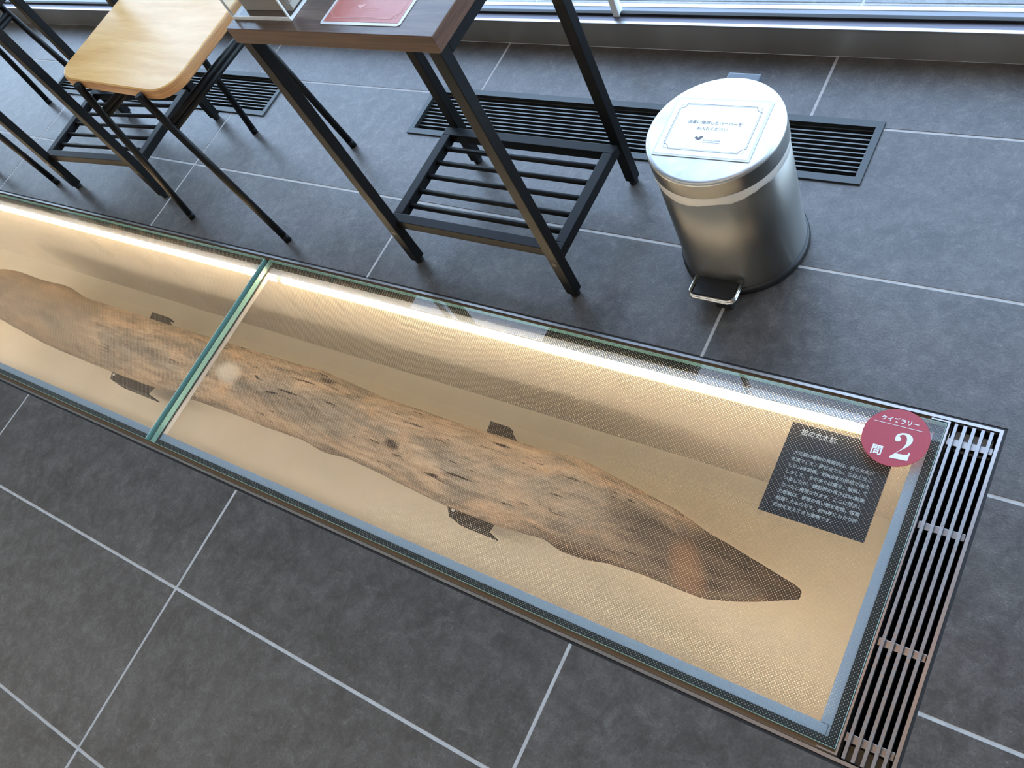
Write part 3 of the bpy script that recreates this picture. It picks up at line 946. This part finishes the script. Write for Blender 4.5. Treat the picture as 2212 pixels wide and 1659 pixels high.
# ------------------------------------------------------------------ stools
def make_stool():
    cx, cy = -1.3875, .66
    t = thing('stool', 'stool with a pale wooden seat on black tube legs beside the walnut table', 'stool', (cx, cy, 0), 'wooden seat stools by the window')
    # seat: rounded, front edge slightly bowed, dished a little
    hx, y0, y1, rc = .1585, .5465, .790, .043
    poly = []
    for (px, py, a0) in ((cx + hx - rc, y0 + rc, -90), (cx + hx - rc, y1 - rc, 0), (cx - hx + rc, y1 - rc, 90), (cx - hx + rc, y0 + rc, 180)):
        for k in range(9):
            a = R_(a0 + 90 * k / 8)
            poly.append([px + rc * math.cos(a), py + rc * math.sin(a)])
    for q in poly:
        if q[1] < .60:
            f = (.60 - q[1]) / .054
            q[1] += f * (-.002 + .011 * max(0, (cx - q[0]) / hx) ** 1.0)
    zt, zb = .350, .331
    def inset(k):
        mx, my = cx, (y0 + y1) / 2
        return [(mx + (x - mx) * (1 - k / hx), my + (y - my) * (1 - k / .12)) for x, y in poly]
    n = len(poly)
    m = MB()
    levels = [(inset(.003), zb), (poly, zb + .003), (poly, zt - .0035), (inset(.001), zt - .001), (inset(.0035), zt)]
    vs = [(x, y, z) for pl, z in levels for x, y in pl]
    m.add(vs, [(i * n + j, i * n + (j + 1) % n, (i + 1) * n + (j + 1) % n, (i + 1) * n + j) for i in range(3) for j in range(n)], 1)
    m.add(vs, [(3 * n + j, 3 * n + (j + 1) % n, 4 * n + (j + 1) % n, 4 * n + j) for j in range(n)], 0, True)
    k0 = len(m.v)
    # top with shallow dish
    rings = [inset(.0035)]
    top = [(x, y, zt) for x, y in rings[0]]
    for kk, dz in ((.05, -.0012), (.10, -.0026), (.14, -.003)):
        s_ = 1 - kk / hx
        top += [(cx + (x - cx) * s_, (y0 + y1) / 2 + (y - (y0 + y1) / 2) * s_, zt + dz) for x, y in rings[0]]
    m.add(top, [(i * n + j, i * n + (j + 1) % n, (i + 1) * n + (j + 1) % n, (i + 1) * n + j) for i in range(3) for j in range(n)] + [tuple(3 * n + j for j in range(n))], 0, True)
    m.add([(x, y, zb) for x, y in inset(.003)], [tuple(reversed(range(n)))], 1)
    m.build('seat', [M['beech'], M['beech_edge']], t)
    r = .0064
    A0, A1 = (-1.2480, .5345, .0), (-1.2985, .5385, .3465)
    B0, B1 = (-1.5285, .5380, .0), (-1.4730, .5455, .3475)
    C0, C1 = (-1.2405, .7600, .0), (-1.2860, .7560, .330)
    D0, D1 = (-1.5215, .7610, .0), (-1.4580, .7560, .330)
    def at(P, Q, z):
        k = z / Q[2]
        return tuple(P[i] + (Q[i] - P[i]) * k for i in range(3))
    for P, Q in ((A0, A1), (B0, B1), (C0, C1), (D0, D1)):
        lg = MB().tube([at(P, Q, .006), Q], r, 14).build('leg', M['black_metal'], t)
        MB().tube([P, at(P, Q, .014)], r + .0003, 14).build('foot_cap', M['black_metal'], lg)
    for (P, Q, R2, T2) in ((A0, A1, C0, C1), (B0, B1, D0, D1)):
        for z in (.283, .2735):
            MB().tube([at(P, Q, z), at(R2, T2, z)], .0056, 12).build('stretcher', M['black_metal'], t)
        a, b = at(P, Q, .3235), at(R2, T2, .3235)
        sg_ = .022 if P[0] < cx else -.022
        a, b = (a[0] + sg_, a[1] + .016, a[2]), (b[0] + sg_ * .4, b[1], b[2])
        MB().tube([a, b], .0066, 12).build('seat_rail', M['black_metal'], t)
    MB().tube([at(C0, C1, .3235), at(D0, D1, .3235)], .0062, 12).build('cross_rail', M['black_metal'], t)
    return t
st = make_stool()
dup(st, (-1.3875 - .786, .66 + .012, 0), R_(1.5), 'stool at the left edge, only its black tube legs in view')

# ------------------------------------------------------------------ pedal bin
BX, BY = -.4380, .6838
pb = thing('pedal_bin', 'round brushed steel pedal bin with a black base ring', 'bin', (BX, BY, 0))
MB().lathe([(.0855, .0), (.0862, .003), (.0858, .0095), (.0835, .0112), (.082, .0115)], BX, BY, 72, capb=True).build('base_ring', M['black_plastic'], pb)
MB().lathe([(.0820, .0105), (.0822, .10), (.0820, .2015), (.0808, .2015)], BX, BY, 96).build('bin_body', M['steel'], pb)
ld = MB().lathe([(.0832, .1945), (.0838, .1958), (.0838, .2170), (.0830, .2203), (.0815, .2214), (.078, .2217), (.0, .2222)], BX, BY, 96).build('lid', M['lid_steel'], pb)
ld.data.materials.append(M['steel'])
for p_ in ld.data.polygons:
    if p_.center.z < .2185 * S: p_.material_index = 1
m = MB(); m.box(BX - .0215, BX + .0205, BY + .076, BY + .0985, .150, .2135, bev=.002)
m.build('hinge_cover', M['gray_plastic'], pb)
pd = MB().box(BX - .0275, BX + .0285, BY - .1115, BY - .082, .0255, .0300, bev=.0015).build('pedal', M['black_plastic'], pb)
zz = .0312
MB().tube([(BX - .0305, BY - .0805, zz), (BX - .0310, BY - .108, zz), (BX - .0285, BY - .1130, zz), (BX - .0235, BY - .1150, zz), (BX + .024, BY - .1150, zz), (BX + .0295, BY - .1128, zz), (BX + .0318, BY - .1075, zz), (BX + .0315, BY - .0790, zz)], .0018, 10).build('pedal_rim', M['chrome'], pd)
MB().tube([(BX - .0305, BY - .0805, zz - .0042), (BX - .0310, BY - .108, zz - .0042), (BX - .0285, BY - .1130, zz - .0042), (BX - .0235, BY - .1148, zz - .0042), (BX + .024, BY - .1148, zz - .0042), (BX + .0295, BY - .1128, zz - .0042), (BX + .0318, BY - .1075, zz - .0042), (BX + .0315, BY - .0790, zz - .0042)], .0022, 10).build('pedal_rim', M['chrome'], pd)
MB().box(BX + .000, BX + .024, BY - .1085, BY - .080, .0002, .0075, bev=.002).build('pedal_foot', M['black_plastic'], pb)
MB().box(BX + .008, BX + .016, BY - .096, BY - .082, .0076, .0256).build('pedal_lever', M['black_plastic'], pb)
# liner film peeping out under the lid
m = MB(); n = 120
vs = []
for j in range(n):
    t = 2 * math.pi * j / n
    d = .0130 + .0035 * noise.noise(Vector((math.cos(t) * 2, math.sin(t) * 2, 0))) + .0018 * noise.noise(Vector((math.cos(t) * 9, math.sin(t) * 9, 3)))
    d += .0028 * max(0, math.cos(t + 2.2))
    zb_ = .1943 - d
    for rr, z in ((.0826, .1943), (.0836 + .0006 * noise.noise(Vector((t * 4, 0, 1))), .1943 - d * .35), (.0832 + .0008 * noise.noise(Vector((t * 7, 0, 5))), .1943 - d * .75), (.0824, zb_)):
        vs.append((BX + rr * math.cos(t), BY + rr * math.sin(t), z))
m.add(vs, [(j * 4 + k, j * 4 + k + 1, ((j + 1) % n) * 4 + k + 1, ((j + 1) % n) * 4 + k) for j in range(n) for k in range(3)], 0, True)
tag(m.build('bin_liner', M['liner']), 'whitish plastic bin liner frill showing under the steel lid', 'bin liner')

# notice on the lid
sg = thing('lid_notice', 'white laminated notice lying on the steel bin lid', 'sign', (-.4398, .6835, .2222))
SCn = (-.4398, .6835); ra = R_(1.6)
MB().prism(rotp([(SCn[0] - .0608, SCn[1] - .0459), (SCn[0] + .0608, SCn[1] - .0459), (SCn[0] + .0608, SCn[1] + .0459), (SCn[0] - .0608, SCn[1] + .0459)], SCn, ra), .2223, .2229).build('laminate_sheet', M['laminate'], sg)
MB().prism(rotp([(SCn[0] - .0588, SCn[1] - .0432), (SCn[0] + .0578, SCn[1] - .0432), (SCn[0] + .0578, SCn[1] + .0438), (SCn[0] - .0588, SCn[1] + .0438)], SCn, ra), .22292, .2231).build('notice_sheet', M['paper'], sg)
zt = .2233
m = MB()
stroke(m, rotp(notched_frame(SCn[0], SCn[1], .0515, .0358, .0078), SCn, ra), .00052, zt, True)
stroke(m, rotp([(SCn[0] - .0500, SCn[1] - .0343), (SCn[0] + .0500, SCn[1] - .0343), (SCn[0] + .0500, SCn[1] + .0343), (SCn[0] - .0500, SCn[1] + .0343)], SCn, ra), .00026, zt, True)
m.build('notice_border', M['grey_print'], sg)
m = MB()
text(m, '消毒に使用したペーパーを', -.4393, .6893, zt, width=.0675, align='C', rot=ra, about=SCn)
text(m, 'お入れください', -.4390, .6800, zt, width=.0385, align='C', rot=ra, about=SCn)
m.build('notice_lettering', M['grey_print'], sg)
m = MB()
logo(m, -.4502, .6668, .0098, zt, SCn, ra)
text(m, '教学の杜 本土遊学館', -.4443, .6634, zt, width=.0218, rot=ra, about=SCn)
for a, b in ((-.4445, -.4385), (-.4376, -.4290), (-.4280, -.4228)):
    stroke(m, rotp([(a, .6612), (b, .6612)], SCn, ra), .0004, zt)
m.build('notice_logo', M['grey_print'], sg)

# ------------------------------------------------------------------ things on the side table
TZ = .482
cd = thing('red_card', 'red laminated card with a pale border lying on the walnut table', 'card', (-.7465, .597, TZ))
def rrect(x0, x1, y0, y1, r, k=5):
    pts = []
    for (cx, cy, a0) in ((x1 - r, y0 + r, -90), (x1 - r, y1 - r, 0), (x0 + r, y1 - r, 90), (x0 + r, y0 + r, 180)):
        pts += [(cx + r * math.cos(R_(a0 + 90 * i / k)), cy + r * math.sin(R_(a0 + 90 * i / k))) for i in range(k + 1)]
    return pts
MB().prism(rrect(-.8065, -.6865, .5532, .6412, .004), TZ + .0002, TZ + .0008).build('laminate_sheet', M['laminate'], cd)
MB().prism(rrect(-.8025, -.6905, .5575, .6370, .0005), TZ + .0009, TZ + .0011).build('card_sheet', M['card_red'], cd)
m = MB()
fc = (-.7482, .5975)
stroke(m, notched_frame(fc[0], fc[1], .0528, .0343, .0078), .0007, TZ + .0013, True)
stroke(m, [(fc[0] - .0512, fc[1] - .0325), (fc[0] + .0512, fc[1] - .0325), (fc[0] + .0512, fc[1] + .0325), (fc[0] - .0512, fc[1] + .0325)], .0005, TZ + .0013, True)
logo(m, -.7590, .5812, .0102, TZ + .0013)
text(m, '教学の杜 本土遊学館', -.7525, .5778, TZ + .0013, width=.0218)
for a, b in ((-.7525, -.7465), (-.7456, -.7370), (-.7360, -.7312)):
    stroke(m, [(a, .5757), (b, .5757)], .0004, TZ + .0013)
m.build('card_print', M['card_pink'], cd)

ab = thing('acrylic_box', 'clear acrylic box of paper towels on the walnut table', 'box', (-.906, .612, TZ))
ax0, ax1, ay0, ay1, az0, az1, at_ = -.957, -.8553, .5569, .676, TZ + .0003, TZ + .085, .0028
MB().box(ax0, ax1, ay0, ay1, az0, az0 + at_).build('box_panel', M['acrylic'], ab)
MB().box(ax0, ax1, ay0, ay0 + at_, az0 + at_, az1).build('box_panel', M['acrylic'], ab)
MB().box(ax0, ax1, ay1 - at_, ay1, az0 + at_, az1).build('box_panel', M['acrylic'], ab)
MB().box(ax0, ax0 + at_, ay0 + at_, ay1 - at_, az0 + at_, az1).build('box_panel', M['acrylic'], ab)
MB().box(ax1 - at_, ax1, ay0 + at_, ay1 - at_, az0 + at_, az1).build('box_panel', M['acrylic'], ab)
m = MB(); e = .0021
for x in (ax0 - .0002, ax1 - e + .0002):
    for y in (ay0 - .0002, ay1 - e + .0002):
        m.box(x, x + e, y, y + e, az0, az1)
for y in (ay0 - .0003, ay1 - e + .0003):
    m.box(ax0, ax1, y, y + e, az0, az0 + e); m.box(ax0, ax1, y, y + e, az0 + at_, az0 + at_ + e * .6)
for x in (ax0 - .0003, ax1 - e + .0003):
    m.box(x, x + e * 1.3, ay0, ay1, az0, az0 + at_)
m.build('box_edges', M['acryl_edge'], ab)
pt = thing('paper_towel_stack', 'stack of pale paper towels standing in the clear acrylic box', 'paper towels', (-.90, .615, TZ + .0034))
z = TZ + .0034
MB().box(-.9430, -.8592, .5690, .668, z, z + .060, bev=.001).build('towel_pack', M['carton'], pt)
for k in range(6):
    MB().box(-.8590 + .0003, -.8584 + .0003, .5705 + .001 * k, .667, z + .002 + k * .0095, z + .010 + k * .0095).build('towel_fold', M['tissue'], pt)

for o in bpy.data.objects:
    if '_org' in o: del o['_org']
